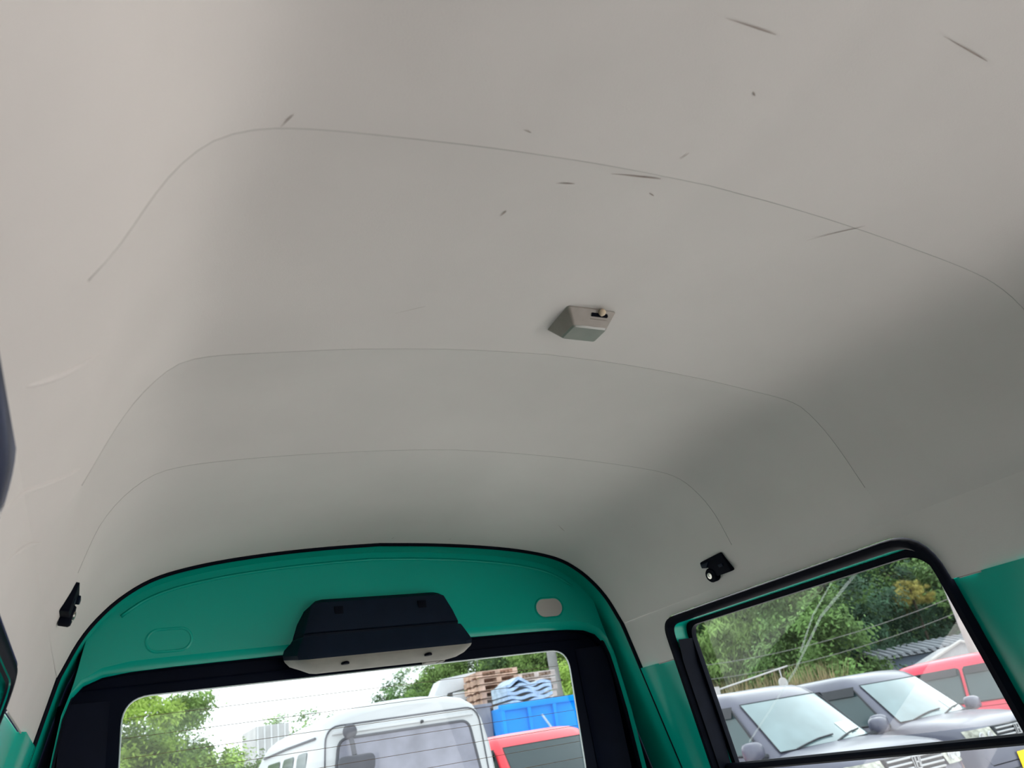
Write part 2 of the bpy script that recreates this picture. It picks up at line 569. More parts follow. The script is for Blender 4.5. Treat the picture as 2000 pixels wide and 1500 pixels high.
# door openings ahead of the quarter windows
for side, nm in ((-1, 'door_2'), (1, 'door_3')):
    d = empty(nm)
    tag(d, 'left door opening filled by an added navy sheet that blocks light, a blurred sliver at the picture edge' if side < 0 else 'right sliding door opening with black rubber edge, just outside the picture', 'door', kind='structure')
    DOOR_O = DOOR_L if side < 0 else DOOR_R
    DOOR_I = offset_poly(DOOR_O, -0.02)
    a, b = wall_pt(side, 0.002 if side < 0 else -.006), wall_pt(side, 0.006)
    MB().loft([[b(*q) for q in DOOR_O], [a(*q) for q in offset_poly(DOOR_O, -0.006)], [a(*q) for q in offset_poly(DOOR_O, -0.016)], [b(*q) for q in DOOR_I]]).build('rubber_trim', M_NAVY if side < 0 else M_RUBBER, d, smooth=60)
    if side < 0:
        MB().sheet(offset_poly(DOOR_O, 0.05), [], wall_pt(side, 0.009)).build('light_block', M_NAVY, d)  # added navy sheet, keeps light from entering by the left door opening

# ================================================================== tailgate
T_HALF = [Vector((p.x, p.y)) for p in HALF[1.57]] + [Vector((wall_x(z), z)) for z in (.20, .16, .12, .06, 0, -.1, -.25, -.44)]
T_HALF = [Vector((p.x, p.y)) for p in smooth_line(T_HALF, 3)]
def full_arch(h): return [(-p[0], p[1]) for p in reversed(h[1:])] + [(p[0], p[1]) for p in h]
def arch_offset(h, d):
    out = []
    for i, p in enumerate(h):
        a = Vector(h[max(i - 1, 0)]); b = Vector(h[min(i + 1, len(h) - 1)])
        t = (b - a).normalized()
        nrm = Vector((-t.y, t.x))
        if i == 0: nrm = Vector((0, 1))
        if nrm.x < 0 and nrm.y < 0: nrm = -nrm
        out.append(Vector(p) + nrm * d)
    return out
seal = MB().tube([(x, 1.574, z + EYE) for x, z in full_arch(arch_offset(T_HALF, -0.0012))], 0.0050, 8)
s_o = seal.build('trim_1', M_RUBBER, smooth=180)
tag(s_o, 'thin black rubber weatherstrip arching around the tailgate opening', 'weatherstrip', kind='structure')
fl = MB().loft([[(x, 1.572, z + EYE) for x, z in full_arch(arch_offset(T_HALF, 0.001))], [(x, 1.60, z + EYE) for x, z in full_arch(arch_offset(T_HALF, -0.004))],
                [(x, 1.673, z + EYE) for x, z in full_arch(arch_offset(T_HALF, -0.012))]], closed=False).build('trim_2', M_GREEN, smooth=60)
tag(fl, 'green painted body flange between the weatherstrip and the tailgate', 'flange', kind='structure')

gate = tag(empty('door_1'), 'green painted steel tailgate with black window frame', 'tailgate', kind='structure')
HOLE = [(0, .247), (.20, .247), (.40, .245), (.47, .243), (.515, .238), (.545, .226), (.562, .206), (.572, .175), (.580, .12), (.588, .05), (.597, -.10), (.605, -.44)]
OUT = [(p.x, p.y) for p in arch_offset([Vector((p.x, p.y)) for p in HALF[1.57]], 0.012) if p.x < .40] + [(.452, .420), (.505, .400), (.526, .375), (.539, .331), (.549, .285), (.557, .24), (.565, .208), (.5735, .176), (.5815, .12), (.5895, .05), (.5985, -.10), (.6065, -.44)]
hole = full_arch(HOLE)
outl = full_arch(smooth_line([Vector(q) for q in OUT], 1))
outl = [(q[0], q[1]) for q in outl]
# main sheet (arch minus arch) at y 1.62, lip along the window turned back, edge folded back
def push(pts, dz):  # raise the head of the window line for the pressed lip
    return pts
lip = full_arch([(x * 1.004, z + (0.016 if x < .5 else 0.016 * max(0, (0.60 - x) / .1) * 1.0)) if z > .15 else (x + .002, z) for x, z in HOLE])
gs = MB()
gy = lambda y: (lambda x, z: (x, y, z + EYE))
gs.sheet(outl + list(reversed(lip)), [], gy(1.620))
gs.loft([[gy(1.620)(*q) for q in lip], [gy(1.628)(*(((a[0] + b[0]) / 2), ((a[1] + b[1]) / 2 - .002))) for a, b in zip(lip, hole)], [gy(1.645)(*q) for q in hole]], closed=False)
gs.loft([[gy(1.620)(*q) for q in outl], [gy(1.650)(*q) for q in outl]], closed=False)
gs.build('inner_panel', M_GREEN, gate, smooth=40)
# upper pressed bead just under the weatherstrip
bead = [(x, z - .022) for x, z in full_arch([(p.x, p.y) for p in HALF[1.57] if p.x < .50])]
MB().tube([gy(1.6205)(x * .985, z) for x, z in bead], 0.0035, 6).build('pressed_bead', M_GREEN, gate, smooth=180)
MB().tube([gy(1.640)(*q) for q in full_arch([q for q in OUT if q[1] > -.44])], 0.006, 6).build('gate_seal', M_RUBBER, gate, smooth=180)
MB().strip(hole, gy(1.643), full_arch([(x, z) for x, z in HOLE]), gy(1.672), closed=False).build('window_reveal', M_BLACK, gate)
# blanking plugs
def oval(cx, cz, w, h, seg=10):
    P = []
    r = h / 2
    for s_, c0 in ((1, cx + w / 2 - r), (-1, cx - w / 2 + r)):
        for k in range(seg + 1):
            a = -math.pi / 2 + math.pi * k / seg
            P.append((c0 + s_ * math.cos(a) * r, cz + s_ * math.sin(a) * r))
    return P
o1 = oval(-.408, .291, .080, .042)
MB().loft([[gy(1.6215)(*q) for q in offset_poly(o1, .004)], [gy(1.6185)(*q) for q in o1], [gy(1.6185)(*q) for q in offset_poly(o1, -.002)], [gy(1.6215)(*q) for q in offset_poly(o1, -.0045)]]).build('pressed_oval', M_GREEN, gate, smooth=60)
o2 = oval(.418, .294, .070, .041)
MB().loft([[gy(1.6205)(*q) for q in offset_poly(o2, .005)], [gy(1.617)(*q) for q in offset_poly(o2, .002)], [gy(1.6195)(*q) for q in o2]]).build('oval_rim', M_GREEN, gate, smooth=60)
tag(MB().sheet(o2, [], gy(1.6192)).build('oval_plug', M_BEIGE, gate), 'grey-beige oval plug in the green panel')

# rear glass
win = tag(empty('window_1'), 'rear window glass with black border and thin heater lines', 'window', kind='structure')
GL = round_poly([(-.480, .204), (.480, .204), (.472, -.078), (-.480, -.078)], [.048, .048, .03, .03], 8)  # black border raised over the glass below the view to cut rear light
FR = [(-.72, .52), (.72, .52), (.72, -.46), (-.72, -.46)]
fr = MB().sheet(FR, [GL], gy(1.674))
fr.strip(GL, gy(1.674), GL, gy(1.680))
fr.build('black_border', M_BLACK, win)
M_EDGE = mat('pale_glass_edge', (0.62, 0.66, 0.66), 0.3, vary=0.05)
MB().loft([[gy(1.6735)(*q) for q in offset_poly(GL, .0005)], [gy(1.6725)(*q) for q in offset_poly(GL, -.0012)], [gy(1.676)(*q) for q in offset_poly(GL, -.0022)]]).build('pane_edge', M_EDGE, win)
MB().sheet(offset_poly(GL, .004), [], gy(1.678)).build('pane', M_REARGLASS, win)
M_HEAT = mat('heater_print', (0.12, 0.07, 0.035), 0.6, vary=0.1)
for i in range(7):
    z = .168 - i * .0335
    MB().tube([gy(1.677)(x, z) for x in (-.474, -.2, .2, .47)], .00045, 4).build('heater_line', M_HEAT, win)
MB().tube([gy(1.668)(x, .222 + .0 * x) for x in (-.55, -.2, .2, .55)], .0012, 5).build('trim_rib', M_BLACK, win)
# black padded trims at both sides of the glass
for s_ in (-1, 1):
    t = MB()
    rows = []
    for z in (.20, .16, .08, 0, -.12, -.3, -.44):
        e = .500 + (.20 - z) * .01
        rows.append([(s_ * (e + .0), 1.672, z + EYE), (s_ * (e + .012), 1.664, z + EYE), (s_ * (e + .055), 1.655, z + EYE), (s_ * (e + .075), 1.650, z + EYE), (s_ * (e + .085), 1.672, z + EYE)])
    t.loft(rows, closed=False)
    t.build('side_trim', M_BLACK, gate, smooth=50)

# ================================================================== high brake light
bl = tag(empty('brake_light', (0, 1.6, EYE + .27)), 'black plastic high-mounted brake light housing in the middle of the green tailgate', 'brake light')
def bl_local(o):
    for v in o.data.vertices: v.co -= Vector((0, 1.6, EYE + .27))
    return o
prof = [  # half width, y, z, corner softness
    (.138, 1.6195, .345), (.148, 1.604, .344), (.158, 1.594, .336), (.172, 1.583, .300), (.1805, 1.5785, .2755), (.1810, 1.5850, .2735), (.1820, 1.5850, .2700), (.1835, 1.5725, .2680), (.186, 1.5705, .264), (.198, 1.563, .240), (.201, 1.558, .230), (.199, 1.557, .222)]
rings = []
for hw, y, z in prof:
    row = []
    for k in range(25):
        u = -1 + 2 * k / 24
        c = max(0, abs(u) - .86) / .14
        row.append((u * hw, y + (1.622 - y) * c ** 2.2, z + EYE - .0 + (.012 * c ** 2 if z < .25 else -.012 * c ** 2 if z > .33 else 0)))
    rings.append(row)
bl_local(MB().loft(rings, closed=False).build('housing', M_HOUSING, bl, smooth=28))
under = []
for hw, y, z in ((.199, 1.557, .222), (.197, 1.560, .2175), (.188, 1.585, .208), (.172, 1.600, .202), (.165, 1.6185, .202)):
    row = []
    for k in range(25):
        u = -1 + 2 * k / 24
        c = max(0, abs(u) - .86) / .14
        row.append((u * hw, y + (1.622 - y) * c ** 2.2, z + EYE + .012 * c ** 2))
    under.append(row)
bl_local(MB().loft(under, closed=False).build('underside_cover', M_GREYPL, bl, smooth=60))['label'] = 'pale grey underside of the housing'
for x, z, y in ((-.093, .318, 1.587), (.088, .318, 1.587)):
    bl_local(MB().box(x - .009, x + .009, y - .0015, y + .004, z - .009 + EYE, z + .007 + EYE).build('screw_recess', M_RUBBER, bl, bevel=.001))
for x in (-.09, .085):
    bl_local(MB().lathe([(.008, .2085), (.0085, .2115), (.006, .214)], 'z', 12, (x, 1.575, EYE)).build('screw_hole', M_RUBBER, bl))
cn = MB().box(.105, .135, 1.640, 1.670, .203 + EYE, .216 + EYE).box(.140, .150, 1.645, 1.670, .203 + EYE, .213 + EYE).build('wire_connector', M_GREYPL, gate, bevel=.001)

# ================================================================== dome lamp
dl = tag(empty('dome_lamp', (.005, .704, EYE + lining_z(.005, .704) + .0015)), 'small rectangular grey cabin lamp with slide switch on the ceiling', 'lamp')
def frus(x0, x1, y0, y1, z0, X0, X1, Y0, Y1, z1, r0, r1):
    A = round_poly([(x0, y0), (x1, y0), (x1, y1), (x0, y1)], r0, 4)
    B = round_poly([(X0, Y0), (X1, Y0), (X1, Y1), (X0, Y1)], r1, 4)
    return [(a, b, z0) for a, b in A], [(a, b, z1) for a, b in B]
a0, a1 = frus(-.042, .042, -.033, .034, .006, -.043, .043, -.034, .035, -.003, .004, .005)
_, a2 = frus(0, 1, 0, 1, 0, -.030, .031, -.019, .020, -.024, .004, .004)
MB().loft([a0, a1, a2], caps=(True, False)).build('lamp_base', M_LAMPBASE, dl, smooth=30)
b0, b1 = frus(-.030, .031, -.019, .020, -.024, -.028, .029, -.017, .018, -.0265, .004, .004)
ln = MB().loft([b0, b1], caps=(False, True)).build('lens', M_LENS, dl, smooth=30)
dl.scale = (.85, .85, .85)
# sloping front face carries the switch slot and knob
MB().box(-.001, .028, -.0315, -.0235, -.0115, -.0045).build('switch_slot', M_RUBBER, dl, bevel=.0008)
MB().box(-.002, .029, -.0262, -.0235, -.0150, -.0115).build('slot_lip', M_LAMPBASE, dl, bevel=.0006)
MB().lathe([(.001, -.040), (.0045, -.0385), (.0055, -.035), (.0045, -.031), (.004, -.026)], 'y', 14, (.016, 0, -.007)).build('switch_knob', M_KNOB, dl, smooth=60)

# ================================================================== belt hooks on the two sides
def hook(name, side, y, z, label):
    x = None
    h = lining_half(y)
    for p, q in zip(h, h[1:]):
        if q.y <= z <= p.y: x = p.x + (q.x - p.x) * (p.y - z) / max(p.y - q.y, 1e-6)
    x = x or wall_x(z)
    r = tag(empty(name, (side * x, y, z + EYE)), label, 'hook', 'belt hooks above the side windows')
    # local frame: u runs to the rear, v up along the wall, n into the cabin
    ang = math.atan2(0.25, 1.0)
    def P(u, v, n): return (side * (-n * math.cos(ang) - v * math.sin(ang)), u, v * math.cos(ang) - n * math.sin(ang))
    def slab(pts, n0, n1, name_, m_, bev=.001):
        A = [P(a, b, n0) for a, b in pts]; B = [P(a, b, n1) for a, b in pts]
        return MB().loft([A, B], caps=(True, True)).build(name_, m_, r, smooth=40, bevel=bev)
    plate = round_poly([(-.036, -.021), (-.030, .020), (.038, .017), (.037, .005), (.020, .002), (.016, -.012), (.005, -.020)], [.005, .005, .005, .003, .008, .004, .004], 4)
    slab(plate, -.006, .008, 'bracket', M_RUBBER)
    slab([(.010, .012), (.034, .012), (.034, .005), (.022, .002)], .007, .012, 'latch', M_HOUSING)
    slab([(-.022, -.006), (-.010, -.006), (-.010, .000), (-.022, .000)], .0078, .0095, 'screw_cover', M_HOUSING, .0005)
    c = (.022, -.014)
    disc = []
    for rr, n in ((.0145, -.004), (.0145, .008), (.0125, .0105), (.007, .0105)):
        disc.append([P(c[0] + rr * math.cos(2 * math.pi * k / 18), c[1] + rr * math.sin(2 * math.pi * k / 18), n) for k in range(18)])
    MB().loft(disc, caps=(True, True)).build('roller', M_RUBBER, r, smooth=40)
    pin = []
    for rr, n in ((.0065, .008), (.0062, .0125), (.0025, .0130), (.0022, .0118)):
        pin.append([P(c[0] + rr * math.cos(2 * math.pi * k / 14), c[1] + rr * math.sin(2 * math.pi * k / 14), n) for k in range(14)])
    MB().loft(pin, caps=(True, True)).build('pin', M_CHROME, r, smooth=40)
    return r
hook('belt_hook', 1, 1.185, .272, 'black belt hook with metal roller pin above the right side window')
hook('belt_hook', -1, 1.19, .275, 'black belt hook on the left side beside the tailgate edge')

# scuffs and pin marks on the lining
def lay(pts, w):
    V, F = [], []
    P = [Vector((x, y, lining_z(x, y) + EYE - .0008)) for x, y in pts]
    for i, p in enumerate(P):
        a, b = P[max(i - 1, 0)], P[min(i + 1, len(P) - 1)]
        t = (b - a).normalized()
        s_ = t.cross(Vector((0, 0, 1))).normalized()
        ww = w * (0.15 + 0.85 * math.sin(math.pi * min(1, (i + .3) / (len(P) - .4)) ** 1.6))
        V += [p - s_ * ww, p + s_ * ww]
    for i in range(len(P) - 1): F.append((2 * i, 2 * i + 1, 2 * i + 3, 2 * i + 2))
    mesh_obj('scuff_mark', V, F, M_SCUFF, ceiling)
for pts in ([(.495, .246), (.515, .262), (.545, .290), (.575, .325)], [(.60, .196), (.64, .228), (.70, .262), (.76, .30)], [(.69, .190), (.75, .222), (.82, .246)]):
    P = []
    for y, z in smooth_line([Vector(q) for q in pts], 2):
        x = wall_x(z)
        h = lining_half(y)
        for p, q in zip(h, h[1:]):
            if q.y <= z <= p.y: x = p.x + (q.x - p.x) * (p.y - z) / max(p.y - q.y, 1e-6)
        P.append((-x - .0012, y, z + EYE))
    n_ = len(P)
    MB().tube(P, [.0028 * math.sin(math.pi * (i + .4) / (n_ - .2)) + .0003 for i in range(n_)], 8).build('vinyl_fold', M_VINYL, ceiling, smooth=180)
def seg(a, b, n=7): return [(a[0] + (b[0] - a[0]) * i / (n - 1), a[1] + (b[1] - a[1]) * i / (n - 1)) for i in range(n)]
SCUFFS = [((-.116, .445), (-.060, .439), .0016), ((-.165, .470), (-.145, .467), .0012), ((-.123, .266), (-.068, .266), .0011), ((.082, .217), (.146, .220), .0011),
          ((.179, .475), (.221, .427), .0009), ((-.198, .528), (-.195, .519), .0012), ((-.057, .462), (-.049, .465), .0010), ((-.058, .410), (-.054, .400), .0008),
          ((-.233, .409), (-.224, .411), .0011), ((-.248, .711), (-.216, .695), .0005), ((-.432, .433), (-.425, .420), .0008), ((-.044, .320), (-.038, .324), .0010),
          ((-.100, 1.552), (-.093, 1.546), .0013), ((.020, 1.552), (.024, 1.545), .0013), ((.152, 1.552), (.157, 1.545), .0013), ((.262, 1.552), (.266, 1.546), .0011), ((.372, 1.44), (.400, 1.462), .0010)]
for a, b, w in SCUFFS: lay(seg(a, b), w * .6)

#@@OUTSIDE
# ================================================================== OUTSIDE
DEFAULT_SPEC = 0.08              # weathered, dusty surfaces of the yard
def place(az, d, z=0.0):
    a = math.radians(az)
    return Vector((-0.529 + d * math.sin(a), d * math.cos(a), z))

M_GROUND = mat('gravel_lot', (0.80, 0.73, 0.685), 0.9, vary=0.25, scale=1.5, bump=0.4, bscale=30)
gr = MB()
gr.add([(-70, -70, 0), (70, -70, 0), (70, 90, 0), (-70, 90, 0)], [(0, 1, 2, 3)])
tag(gr.build('ground', M_GROUND), 'pale gravel parking lot around the van', 'ground', kind='structure')

# ---- cars
M_TYRE = mat('tyre', (0.015, 0.015, 0.016), 0.8, vary=0.1)
M_ALLOY = mat('alloy', (0.55, 0.56, 0.58), 0.35, metal=0.8, vary=0.05)
M_CARGLASS = mat('car_glass', (0.022, 0.04, 0.045), 0.1, spec=0.2, vary=0.1, scale=2)
M_WSGLASS = mat('windscreen_glass', (0.075, 0.108, 0.118), 0.10, spec=0.35, vary=0.18, scale=3)
M_LAMPG = mat('headlamp_glass', (0.17, 0.175, 0.155), 0.15, vary=0.5, scale=18, coat=0.1)
M_CHROMEC = mat('chrome_trim', (0.20, 0.21, 0.225), 0.3, metal=1.0, vary=0.05)
M_DARKPL = mat('dark_plastic', (0.02, 0.022, 0.026), 0.5, vary=0.1)
M_PLATE = mat('yellow_plate', (0.85, 0.55, 0.01), 0.5, vary=0.05)
M_WHITEP = mat('white_paint', (0.50, 0.51, 0.525), 0.35, coat=0.05, vary=0.02)
M_RAIL = mat('faded_white_rail', (0.22, 0.22, 0.22), 0.6, vary=0.1)
M_STICK = mat('paper_white', (0.36, 0.40, 0.385), 0.7, vary=0.08, scale=20)

def cab_w(z): return .705 - (z - 1.0) * .19
def cab_f(z, x=0.0):
    y = .75 + (z - 1.0) * 1.10
    return y + .16 * (x / .7) ** 2
def sq(v): return math.copysign(abs(v) ** .6, v)
def make_car(name, loc, paint, label, plate=None, sticker=False, tall=0.0, screen=None):
    c = tag(empty(name, loc), label, 'car')
    st = [(0.0, .58, .34, .72), (0.03, .65, .26, .83), (0.10, .695, .22, .905), (0.22, .715, .2, .945), (0.45, .728, .2, .985), (0.80, .737, .2, 1.02), (1.4, .7375, .2, 1.02), (2.4, .7375, .2, 1.03), (3.1, .735, .2, 1.04), (3.32, .71, .24, 1.03), (3.395, .64, .34, .92)]
    rings = []
    for y, w, zl, zt in st:
        h = [(0, zl), (w * .88, zl), (w * .97, zl + .06), (w, zl + .2), (w, .62 if zt > .75 else (zl + zt) / 2), (w * .992, zt - .14), (w * .965, zt - .055), (w * .90, zt - .015), (w * .72, zt + .008), (w * .4, zt + .022), (0, zt + .026)]
        rings.append([(x, y, z) for x, z in h] + [(-x, y, z) for x, z in reversed(h[1:-1])])
    MB().loft(rings, caps=(True, True)).build('body', paint, c, smooth=38)
    # cabin: stacked plan outlines
    lev = [(.98, .715, .72, 3.36), (1.06, .694, .82, 3.345), (1.30, .648, 1.08, 3.28), (1.50 + tall, .610, 1.30 + tall * .9, 3.21), (1.565 + tall, .585, 1.40 + tall, 3.17), (1.605 + tall, .53, 1.52 + tall, 3.08), (1.628 + tall, .42, 1.72 + tall, 2.9), (1.636 + tall, .2, 2.0, 2.7)]
    rg = []
    for z, w, yf, yr in lev:
        ring = []
        for k in range(11):
            u = -1 + .2 * k
            ring.append((u * w * .94, yf + .16 * (u * w / .7) ** 2, z))
        ring += [(w, yf + .20 + (yr - yf - .35) * t, z) for t in (.02, .3, .6, .97)]
        for k in range(9):
            u = 1 - .25 * k
            ring.append((u * w * .93, yr - .08 * u * u, z))
        ring += [(-w, yf + .20 + (yr - yf - .35) * t, z) for t in (.97, .6, .3, .02)]
        rg.append(ring)
    MB().loft(rg, caps=(False, True)).build('cabin', paint, c, smooth=40)
    def side_y(z): return cab_f(z) + .16
    zt = 1.465 + tall * .8
    def surf_w(z):
        for (z0, w0, _, _), (z1, w1, _, _) in zip(lev, lev[1:]):
            if z0 <= z <= z1: return w0 + (w1 - w0) * (z - z0) / (z1 - z0)
        return lev[0][1]
    def surf_f(z, x):
        for (z0, w0, f0, _), (z1, w1, f1, _) in zip(lev, lev[1:]):
            if z0 <= z <= z1: return f0 + (f1 - f0) * (z - z0) / (z1 - z0) + .16 * (x / .7) ** 2
        return lev[0][2]
    # windscreen
    ws = []
    for i in range(9):
        z = 1.035 + (zt + .02 - 1.035) * i / 8
        ws.append([(u * (surf_w(z) * .94 - .055), surf_f(z, u * (surf_w(z) * .94 - .055)) - .008, z + .004) for u in [-1 + k / 6 for k in range(13)]])
    MB().loft(ws, closed=False).build('windscreen', screen or M_WSGLASS, c, smooth=180)
    fr_ = [ws[0][k] for k in range(13)] + [ws[i][12] for i in range(1, 9)] + [ws[8][k] for k in range(11, -1, -1)] + [ws[i][0] for i in range(7, 0, -1)]
    MB().tube(fr_, .006, 6, closed=True).build('windscreen_seal', M_DARKPL, c, smooth=180)
    # side windows
    for s_ in (-1, 1):
        for y0, y1, skew in ((1.02, 1.92, .32), (1.99, 2.80, 0), (2.87, 3.15, 0)):
            pl = round_poly([(y0, 1.045), (y0 + skew + (.06 if skew else 0), zt), (y1, zt), (y1, 1.045)], .03, 4)
            wn = MB().sheet(pl, [], lambda a, b: (s_ * (surf_w(b) + .006), a, b)).build('side_window', M_CARGLASS, c)
            MB().tube([(s_ * (surf_w(b) + .006), a, b) for a, b in pl], .011, 5, closed=True).build('window_frame', M_DARKPL, wn, smooth=180)
            if skew or y0 < 2.5:
                vz = zt - .03
                MB().loft([[(s_ * (surf_w(z_) + o_), y_, z_) for z_, o_ in ((zt + .02, .012), (vz - .05, .034))] for y_ in ((y0 + skew + .03), (y0 + y1 + skew) / 2, y1 - .02)], closed=False).build('rain_visor', M_DARKPL, wn, smooth=60)
        # mirror
        mr = []
        for q, (dy, k_) in enumerate(((-.07, .35), (-.05, .8), (0, 1), (.05, .95), (.062, .8))):
            mr.append([(s_ * (.86 + .105 * k_ * sq(math.cos(t * math.pi / 8))), .96 + dy, 1.085 + .08 * k_ * sq(math.sin(t * math.pi / 8))) for t in range(16)])
        mo = MB().loft(mr, caps=(True, True)).build('door_mirror', paint, c, smooth=60)
        MB().tube([(s_ * .68, 1.0, 1.02), (s_ * .76, .97, 1.03), (s_ * .84, .965, 1.04)], .026, 8).build('mirror_stalk', M_DARKPL, mo)
        # headlamp
        hl = []
        for z in (.735, .78, .83, .875):
            hl.append([(s_ * (.375 + .325 * t), -.042 + (z - .73) * .50 + .11 * t ** 3, z + .006) for t in (0, .25, .5, .75, .9, 1)])
        lamp_ = MB().loft(hl, closed=False).build('headlamp', M_LAMPG, c, smooth=60)
        for xx in (.47, .58):
            MB().lathe([(.045, -.004), (.036, -.012), (.02, -.006)], 'y', 14, (s_ * xx, -.016 + .11 * ((xx - .375) / .325) ** 3, .805)).build('reflector', M_CHROMEC, lamp_)
        for yw in (.58, 2.84):
            wh = MB().lathe([(.17, .09), (.255, .08), (.275, .04), (.275, -.06), (.25, -.09)], 'x', 24, (s_ * .66, yw, .275)).build('wheel', M_TYRE, c, smooth=40)
            MB().lathe([(.03, .075), (.06, .098), (.155, .088), (.17, .08)], 'x', 20, (s_ * .66 if s_ > 0 else s_ * .66 - .0, yw, .275)).build('hubcap', M_ALLOY, wh, smooth=40) if s_ > 0 else MB().lathe([(.03, -.075), (.06, -.098), (.155, -.092), (.17, -.08)], 'x', 20, (s_ * .66, yw, .275)).build('hubcap', M_ALLOY, wh, smooth=40)
        MB().tube([(s_ * .738, y_, .60) for y_ in (1.0, 1.8, 2.6)], .012, 6).build('side_moulding', paint, c)
    # grille and badge
    g = MB().box(-.36, .36, -.008, .06, .715, .885).build('grille', M_DARKPL, c, bevel=.01)
    for k in range(4):
        MB().box(-.355, .355, -.022, .0, .730 + k * .040, .747 + k * .040).build('slat', M_CHROMEC, g, bevel=.003)
    bd = round_poly([(-.055, .865), (.055, .865), (.042, .760), (-.042, .760)], .015, 4)
    bg_ = MB().loft([[(x, -.018, z) for x, z in bd], [(x, -.028, z) for x, z in bd]], caps=(True, True)).build('badge', M_CHROMEC, g)
    bi = offset_poly(bd, -.010)
    MB().loft([[(x, -.0282, z) for x, z in bi], [(x, -.0295, z) for x, z in bi]], caps=(True, True)).build('badge_field', M_DARKPL, c)
    lt = MB().box(-.027, -.015, -.033, -.029, .775, .853).box(.015, .027, -.033, -.029, .775, .853).box(-.02, .02, -.033, -.029, .810, .822)
    lt.build('badge_letter', M_CHROMEC, c)
    MB().box(-.45, .45, -.02, .05, .38, .47).build('lower_intake', M_DARKPL, c, bevel=.01)
    # wipers
    for x0, x1 in ((-.45, .05), (.02, .50)):
        P_ = []
        for t in (0, .3, .6, 1):
            x = x0 + (x1 - x0) * t; z = 1.035 + .06 * math.sin(t * 1.6)
            P_.append((x, surf_f(z, x) - .022, z + .008))
        MB().tube(P_, .008, 6).build('wiper', M_DARKPL, c)
    # bonnet shut line
    P_ = [(-.60, .80, 1.0), (-.60, .45, .958), (-.54, .2, .895), (-.3, .12, .845), (0, .10, .835), (.3, .12, .845), (.54, .2, .895), (.60, .45, .958), (.60, .80, 1.0)]
    if plate:
        pl = MB().box(-.165, .165, -.022, -.014, -.0825, .0825).build('number_plate', M_PLATE, c, bevel=.003)
        pl.location = (0, -.006, .525)
        cu = bpy.data.curves.new('plate_text', 'FONT')
        cu.body = plate
        cu.size = .115
        cu.align_x = 'CENTER'
        cu.align_y = 'CENTER'
        cu.extrude = .001
        tmp = bpy.data.objects.new('tmp', cu)
        COL.objects.link(tmp)
        me = bpy.data.meshes.new_from_object(tmp.evaluated_get(bpy.context.evaluated_depsgraph_get()))
        bpy.data.objects.remove(tmp)
        to = bpy.data.objects.new('plate_number', me)
        COL.objects.link(to)
        me.materials.clear()
        me.materials.append(M_DARKPL)
        to.parent = pl
        to.rotation_euler = (math.pi / 2, 0, 0)
        to.location = (-.045, -.0235, -.018)
    if sticker:
        sx = .40
        V = [(sx + dx, surf_f(z, sx + dx) - .014, z + .004) for z in (1.065, 1.185) for dx in (-.15, .13)]
        mesh_obj('price_card', V, [(0, 1, 3, 2)], M_STICK, c)
    return c

M_GREYCAR = mat('grey_metallic', (0.048, 0.050, 0.070), 0.3, coat=0.08, spec=0.16, vary=0.05)
M_GREYCAR2 = mat('slate_metallic', (0.054, 0.057, 0.078), 0.3, coat=0.08, spec=0.16, vary=0.05)
M_REDCAR = mat('red_paint', (0.36, 0.018, 0.04), 0.3, coat=0.12, spec=0.15, vary=0.04)
M_REDCAR2 = mat('bright_red_paint', (0.80, 0.05, 0.07), 0.3, coat=0.2, spec=0.2, vary=0.04)
make_car('grey_car', (5.72, 5.06, 0), M_GREYCAR, 'dark grey small car nearest to the right side window, white card on its windscreen', sticker=True)
make_car('grey_car', (8.22, 5.70, 0), M_GREYCAR2, 'grey small car with yellow number plate, between the nearer grey car and the red one', plate='45', sticker=True)
make_car('red_car', (11.0, 5.6, 0), M_REDCAR, 'red car with dark side windows parked beyond the two grey cars', tall=.03)
make_car('red_car', (4.02, 7.05, 0), M_REDCAR2, 'red car half hidden behind the white van, below the blue container', screen=M_CARGLASS)

# ---- white van behind the rear window
wv = tag(empty('white_van', (1.78, 6.6, 0)), 'white van parked right behind, its tail window facing us', 'van')
RG = [(0, .25), (.70, .25), (.78, .45), (.805, .9), (.80, 1.2), (.765, 1.55), (.715, 1.76), (.655, 1.865), (.56, 1.925), (.40, 1.96), (.2, 1.978), (0, 1.985)]
def vring(y, sx, sz, dz=0): return [(x * sx, y, .25 + (z - .25) * sz) for x, z in RG] + [(-x * sx, y, .25 + (z - .25) * sz) for x, z in reversed(RG[1:-1])]
MB().loft([vring(0, .94, .965), vring(.03, .975, .985), vring(.10, 1, 1), vring(1.2, 1, 1.005), vring(2.4, 1, .995), vring(2.75, .985, .96), vring(3.05, .96, .86), vring(3.3, .93, .62), vring(3.4, .9, .42)], caps=(True, True)).build('body', M_WHITEP, wv, smooth=40)
rw = round_poly([(-.56, 1.735), (.56, 1.735), (.655, 1.12), (-.655, 1.12)], [.09, .09, .04, .04], 6)
M_VGLASS = mat('van_glass', (0.22, 0.22, 0.27), 0.2, spec=0.3, vary=0.25, scale=4)
vg = MB().sheet(rw, [], lambda x, z: (x, -.008, z)).build('tail_window', M_VGLASS, wv)
M_VSEAL = mat('grey_seal', (0.10, 0.10, 0.115), 0.6, vary=0.1)
MB().tube([(x, -.006, z) for x, z in rw], .012, 6, closed=True).build('window_seal', M_VSEAL, vg, smooth=180)
hb = round_poly([(-.66, 1.835), (.66, 1.835), (.745, .6), (-.745, .6)], [.13, .13, .05, .05], 6)
MB().tube([(x, -.001, z) for x, z in hb], .007, 5, closed=True).build('hatch_seam', M_VSEAL, wv, smooth=180)
hd = round_poly([(-.60, 1.80), (.60, 1.80), (.62, 1.765), (-.62, 1.765)], [.03, .03, .01, .01], 4)
